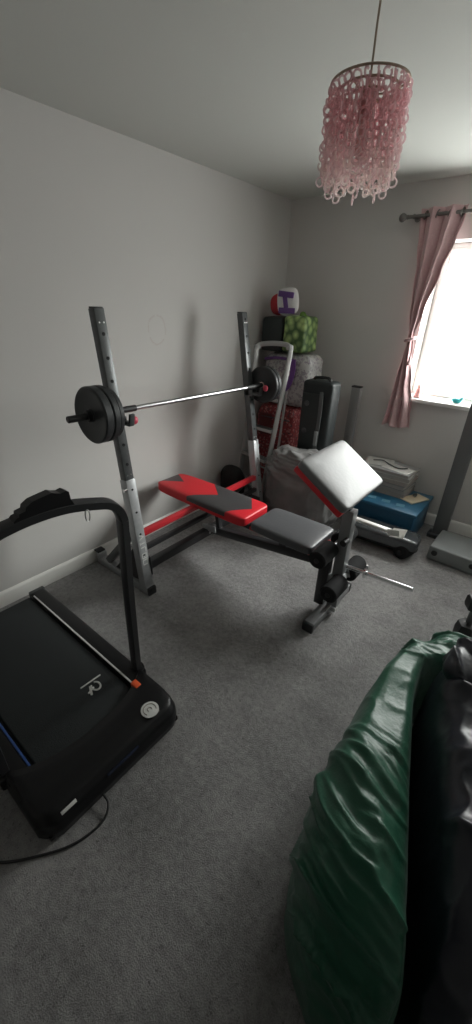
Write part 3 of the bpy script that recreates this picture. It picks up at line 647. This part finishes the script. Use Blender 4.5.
# stacked books and folders, one object each
zz = .2785; rr = random.Random(7)
cols = [((.30, .28, .27), 'grey', .034), ((.42, .41, .39), 'pale grey', .026), ((.22, .23, .24), 'dark grey', .03), ((.36, .33, .30), 'brownish grey', .022), ((.50, .49, .47), 'light grey', .034), ((.40, .40, .40), 'mid grey', .024)]
order = ['lowest book of the stack on the blue box', 'second book up in the stack', 'third book up in the stack', 'fourth book up in the stack', 'fifth book up in the stack', 'topmost book of the stack under the loose papers']
for i, (c_, nm, th) in enumerate(cols):
    rz = rr.uniform(-4, 4); cxx, cyy = 1.275+rr.uniform(-.01, .01), -.17+rr.uniform(-.008, .008); th *= 1.18; w, d = .43-.02*rr.random(), .27-.02*rr.random()
    bk = thing('book', nm+' '+order[i], 'book', (cxx, cyy, zz), 'books stacked on the blue box')
    q = MB(); q.box((cxx, cyy, zz+.0015), (w, d, .003), RZ(rz), .001); q.box((cxx, cyy, zz+th-.0015), (w, d, .003), RZ(rz), .001); q.box(Vector((cxx, cyy, zz+th/2)) + RZ(rz) @ Vector((-w/2+.0015, 0, 0)), (.003, d, th), RZ(rz), .001); q.build('cover', mat('cover_'+str(i), c_, .5), bk)
    q = MB(); q.box(Vector((cxx, cyy, zz+th/2)) + RZ(rz) @ Vector((0, 0, 0)), (w-.012, d-.012, th-.007), RZ(rz)); q.build('pages', 'pages', bk, smooth=0)
    zz += th+.0005
pz = zz
for i, (px_, py_, w, d, rz, lb, mt) in enumerate(((1.18, -.14, .23, .19, 14, 'white paper sheet lying on the back of the book stack', 'paper'), (1.36, -.20, .23, .15, -12, 'white paper leaflet lying at the front of the book stack', 'paper'))):
    q = MB(); V = q.grid(lambda u, v: Vector((px_, py_, pz+.0015+i*.002)) + RZ(rz) @ Vector(((u-.5)*w, (v-.5)*d, .004*max(0, math.sin(u*3+1+i))*v)), 12, 10)
    o = q.build('paper_sheet', mt, org=(px_, py_, pz), smooth=180); sm = o.modifiers.new('s', 'SOLIDIFY'); sm.thickness = .0012; sm.offset = 1
    tag(o, lb, 'paper', 'loose papers on the books')
q = MB(); q.tube(bez([(1.13, -.16, pz+.013), (1.2, -.12, pz+.013), (1.27, -.17, pz+.013), (1.36, -.22, pz+.014), (1.42, -.17, pz+.013)], 8), .0045, 8); tag(q.build('cable', 'darkgrey', org=(1.27, -.17, pz)), 'dark cable curling over the white papers on the books', 'cable')
q = MB(); q.box((1.545, -.23, .2845), (.12, .20, .010), RZ(-24), .002); tag(q.build('notepad', 'cream', org=(1.545, -.23, .279)), 'cream notepad lying on the blue box beside the books', 'notepad')
q = MB(); q.blob((1.535, -.20, .303), (.03, .05, .026), (.7, .7), 16, 10); tag(q.build('small_case', 'darkgrey', org=(1.535, -.20, .29)), 'tiny dark case lying on the cream notepad', 'case')
# padded roller exerciser in front of the box
re_ = thing('exercise_roller', 'dark glossy padded exerciser with black foam roller before the blue box', 'exercise machine', (1.5, -.66, 0))
m = mat('dark_gloss_vinyl', (.045, .05, .055), .22, spec=.8, bump=.05, bscale=12); M['gloss'] = m
q = MB(); q.blob((1.45, -.64, .115), (.58, .20, .11), (.45, .35), 60, 30, RZ(4)); q.build('pad', 'gloss', re_)
q = MB(); q.lathe((1.645, -.735, .058), (.25, 1, 0), [(.044, 0), (.054, .008), (.056, .02), (.056, .15), (.05, .16)], 30); q.m(1).lathe((1.6445, -.737, .058), (-.25, -1, 0), [(.02, -.004), (.02, .003), (.012, .006)], 18); q.build('foam_roller', ['foam', 'rubber'], re_)
q = MB(); q.bar((1.22, -.64, .035), (1.70, -.61, .035), .05, .06); q.build('base', 'darkgrey', re_)
# low grey platform with column behind
gm_ = thing('platform_machine', 'grey exercise platform with an upright column under the window', 'exercise machine', (1.95, -.43, 0))
m1 = mat('grey_plastic', (.21, .225, .225), .45, bump=.05, bscale=60)
q = MB(); q.box((1.985, -.43, .062), (.36, .32, .112), RZ(-2), .012, 3); bdy = q.build('platform', m1, gm_)
for xx in (1.845, 2.095):
    q = MB(); q.lathe((xx, -.592, .072), (0, -1, 0), [(.020, -.006), (.020, .004), (.014, .008)], 20); q.build('knob', 'rubber', bdy)
q = MB(); q.box((1.785, -.195, .55), (.105, .05, 1.08), RY(-0.0), .014, 3); q.m(1).box((1.785, -.195, .02), (.16, .10, .04), bev=.008); q.build('column', [mat('grey_column', (.15, .155, .155), .4, metal=.3), 'darkgrey'], gm_)
# separate grey post by the back wall
gp = thing('metal_post', 'slim grey metal post standing by the back wall behind the preacher pad', 'post', (.85, -.09, 0))
q = MB(); q.box((.85, -.09, .53), (.082, .045, 1.04), bev=.006); q.build('shaft', mat('grey_post', (.36, .355, .35), .4, metal=.5), gp)
q = MB(); q.box((.85, -.09, .012), (.15, .12, .022), bev=.004); q.build('base_plate', 'darkgrey', gp)
q = MB(); q.box((.85, -.09, 1.053), (.086, .049, .012), bev=.004); q.build('end_cap', 'rubber', gp)
# dumbbell stood on end
db = thing('dumbbell', 'black dumbbell stood on end on the carpet beyond the green duvet', 'dumbbell', (2.20, -1.265, 0))
q = MB(); q.lathe((2.20, -1.265, 0), (0, 0, 1), [(.05, 0), (.058, .008), (.06, .06), (.052, .10), (.02, .112)], 6); q.build('weight_head', 'rubber', db)
q = MB(); q.lathe((2.20, -1.265, .105), (0, 0, 1), [(.016, 0), (.018, .05), (.016, .10)], 16); q.build('grip', 'darkgrey', db)
q = MB(); q.lathe((2.20, -1.265, .20), (0, 0, 1), [(.02, 0), (.05, .012), (.056, .03), (.054, .075), (.046, .085)], 6); q.build('weight_head', 'rubber', db)

# ------------------------------------------------------------------ green duvet and black jacket
m = mat('green_satin', (.010, .082, .045), .40, spec=.5, sheen=.06); nt, b = nodes(m); M['green'] = m
v, x, y, z = objxyz(nt); setbump(nt, b, mth(nt, 'ADD', noisef(nt, v, 14, 4), mth(nt, 'MULTIPLY', noisef(nt, v, 120, 2), .1)), .25, .02)
def crom(tab, y):
    """smooth interpolation of rows keyed by their first column"""
    y = min(max(y, tab[0][0]), tab[-1][0])
    for i in range(len(tab)-1):
        if y <= tab[i+1][0]: break
    t = (y-tab[i][0])/(tab[i+1][0]-tab[i][0]); a, b, c, d = tab[max(i-1, 0)], tab[i], tab[i+1], tab[min(i+2, len(tab)-1)]
    return [.5*(2*q + (r-p)*t + (2*p-5*q+4*r-w)*t*t + (3*q-p-3*r+w)*t**3) for p, q, r, w in zip(a[1:], b[1:], c[1:], d[1:])]
def ridge_heap(tab, nu, nv, wr, quiet=False, pw=(.55, .75, .4, .3)):
    """a long heap: rows (distance along -y, left x, right x, height), D-shaped cross section"""
    y0, y1 = tab[0][0], tab[-1][0]
    def fn(u, v):
        y = y0 + (y1-y0)*(.5-.5*math.cos(u*PI)); xl, xr, h = crom(tab, y); a = PI*v; c_, s_ = math.cos(a), math.sin(a); pc = pw[0] if c_ > 0 else pw[2]; sp = pw[1] if c_ > 0 else pw[3]
        hw = max(.002, (xr-xl)/2); p = Vector(((xl+xr)/2 - hw*math.copysign(abs(c_)**pc, c_), -y, max(.004, h)*max(0, s_)**sp))
        n = Vector((-c_/hw*.1, (-.6 if u > .85 else (.6 if u < .1 else 0)), s_/max(h, .05)*.12 + .02)).normalized()
        k = min(1, s_*(1.3 if v < .5 else 3))*min(1, u*12, (1-u)*12)
        if quiet == 'far' and v > .55: k *= max(0, 1-(v-.55)*5)
        if quiet == 'near' and v < .42: k *= max(0, min(1, (v-.22)*5))
        p = p + n*wr(p)*k; p.z = max(.004, p.z); return p
    q = MB(); V = q.grid(fn, nu, nv)
    for i in range(nu-1):
        try: q.bm.faces.new((V[0][i+1], V[0][i], V[-1][i], V[-1][i+1]))
        except Exception: pass
    for col in (0, -1):
        try: q.bm.faces.new([V[j_][col] for j_ in range(nv)])
        except Exception: pass
    return q
def gw(p):
    """satin creases: broad swells, long diagonal creases towards the near end, cross folds at the far end"""
    w = .022*N(p, 3.0, 1)
    wp = Vector((N(p, 4, 21), N(p, 4, 22), N(p, 4, 23)))*.06; g = p + wp
    al = g.x*.95 - g.y*.25 + g.z*.2; pe = g.y*.85 + g.x*.25 + g.z*.55
    near = max(0, min(1, (-2.42-p.y)/.22)); far = max(0, min(1, (p.y+2.08)/.12))
    r1 = 1-min(1, abs(noise.noise(Vector((al*2.2, pe*9, .3))))*3.2); r2 = 1-min(1, abs(noise.noise(Vector((al*4, pe*22, 5.3))))*2.6)
    w += near*(.030*r1**2.2 + .015*r2**2)
    r1 = 1-min(1, abs(noise.noise(Vector((g.x*4, g.y*13, g.z*4))))*3.0)
    r2 = 1-min(1, abs(noise.noise(Vector((g.x*9, g.y*30, g.z*9))))*2.6); w += far*(.026*r1**2 + .010*r2**2)
    r3 = 1-min(1, abs(N(g, 7, 31))*3); w += .006*r3**2
    return w
gt = [(1.58, 2.19, 2.26, .04), (1.62, 2.13, 2.34, .18), (1.70, 2.085, 2.42, .32), (1.8, 2.06, 2.42, .39), (1.88, 2.035, 2.34, .41), (1.95, 2.015, 2.20, .42), (2.03, 1.995, 2.125, .43), (2.2, 1.965, 2.135, .44), (2.4, 1.965, 2.185, .46), (2.55, 1.985, 2.225, .475), (2.7, 1.995, 2.27, .48), (2.82, 2.02, 2.305, .48), (2.90, 2.05, 2.33, .465), (2.95, 2.09, 2.345, .40), (2.99, 2.14, 2.345, .26), (3.02, 2.19, 2.33, .11), (3.04, 2.23, 2.32, .03)]
fc = Vector((2.1, -2.36, 0))
q = ridge_heap(gt, 300, 110, gw, 'far')
tag(q.build('green_duvet', 'green', org=(fc.x, fc.y, 0), smooth=180), 'big crumpled green satin duvet heaped on the carpet in front', 'duvet')
jm = mat('black_shiny_nylon', (.009, .011, .018), .34, spec=.5, bump=.2, bscale=16); M['jacket'] = jm
jt = [(2.0, 2.215, 2.34, .10), (2.02, 2.175, 2.46, .40), (2.08, 2.155, 2.50, .53), (2.2, 2.165, 2.53, .57), (2.4, 2.215, 2.53, .58), (2.55, 2.255, 2.52, .58), (2.70, 2.30, 2.50, .57), (2.82, 2.335, 2.475, .52), (2.89, 2.36, 2.455, .40), (2.94, 2.38, 2.44, .20), (2.96, 2.40, 2.43, .05)]
jc = Vector((2.33, -2.4, 0))
def jw(p):
    s = abs(math.sin(p.y*13 + 1.6*N(p, 4, 3) + p.x*3)); return .028*N(p, 3, 12) + .028*(1-s)**1.5 + .008*ridge(p, 11, 5, 2.5)
jk = thing('jacket', 'black shiny padded jacket thrown over the side of the green duvet', 'jacket', (jc.x, jc.y, 0))
q = ridge_heap(jt, 200, 90, jw, 'near', pw=(.45, .4, .6, .6))
q.build('body', 'jacket', jk, smooth=180)
def cw(p): return .012*N(p, 9, 3) + .022*(1-min(1, abs(noise.noise(Vector((p.x*8, p.y*22+p.x*9, p.z*8))))*2.8))**2
q = MB(); q.blob((2.255, -2.12, .565), (.15, .22, .09), (.7, .7), 90, 50, RZ(-12), cw); q.build('collar', 'jacket', jk, smooth=180)
q = MB(); q.blob((2.315, -2.02, .545), (.22, .09, .09), (.8, .7), 90, 50, RZ(8), cw); q.build('cuff', 'jacket', jk, smooth=180)

# ------------------------------------------------------------------ light: overcast sky through the window
w = bpy.data.worlds.new('sky'); bpy.context.scene.world = w; w.use_nodes = True
bg = w.node_tree.nodes['Background']; nt = w.node_tree
# bright overcast: an even white sky with a broad brighter patch where the sun stands behind the cloud
tc = nt.nodes.new('ShaderNodeTexCoord'); vm = nt.nodes.new('ShaderNodeVectorMath'); vm.operation = 'DOT_PRODUCT'
vm.inputs[1].default_value = Vector((.50, .68, .50)).normalized(); nt.links.new(tc.outputs['Generated'], vm.inputs[0])
glow = mth(nt, 'POWER', mth(nt, 'MAXIMUM', vm.outputs['Value'], 0.), 14.)
bg.inputs['Color'].default_value = (1, .985, .97, 1)
nt.links.new(mth(nt, 'ADD', 5.5, mth(nt, 'MULTIPLY', glow, 16.)), bg.inputs['Strength'])
ld = bpy.data.lights.new('window_portal', 'AREA'); ld.shape = 'RECTANGLE'; ld.size = W; ld.size_y = H+.6; ld.cycles.is_portal = True
ld.size_y = WZ1-WZ0
lo_ = bpy.data.objects.new('window_portal', ld); C.objects.link(lo_); lo_.location = (cx, .23, cz); lo_.rotation_euler = (math.radians(-90), 0, 0)

# ------------------------------------------------------------------ camera
F, yaw, pitch, roll, cxx, cyy, czz = 389.878931, -.670499026, .489043602, .0312382726, 2.19228526, -3.37243576, 1.63588458
f = Vector((math.sin(yaw)*math.cos(pitch), math.cos(yaw)*math.cos(pitch), -math.sin(pitch)))
r = Vector((math.cos(yaw), -math.sin(yaw), 0)); u = r.cross(f); c, s = math.cos(roll), math.sin(roll)
r, u = r*c + u*s, u*c - r*s
cam = bpy.data.cameras.new('camera'); co = bpy.data.objects.new('camera', cam); C.objects.link(co)
mw = Matrix((r, u, -f)).transposed().to_4x4(); mw.translation = Vector((cxx, cyy, czz)); co.matrix_world = mw
cam.sensor_fit = 'VERTICAL'; cam.sensor_height = 36; cam.lens = F*36/1024; cam.clip_start = .02
sc = bpy.context.scene; sc.camera = co
sc.view_settings.view_transform = 'Standard'; sc.view_settings.look = 'None'; sc.view_settings.gamma = 1; sc.view_settings.use_curve_mapping = False
sc.view_settings.exposure = 1.4
sc.cycles.use_denoising = True; sc.cycles.max_bounces = 14; sc.cycles.diffuse_bounces = 8; sc.cycles.transparent_max_bounces = 24
sc.cycles.sample_clamp_indirect = 8
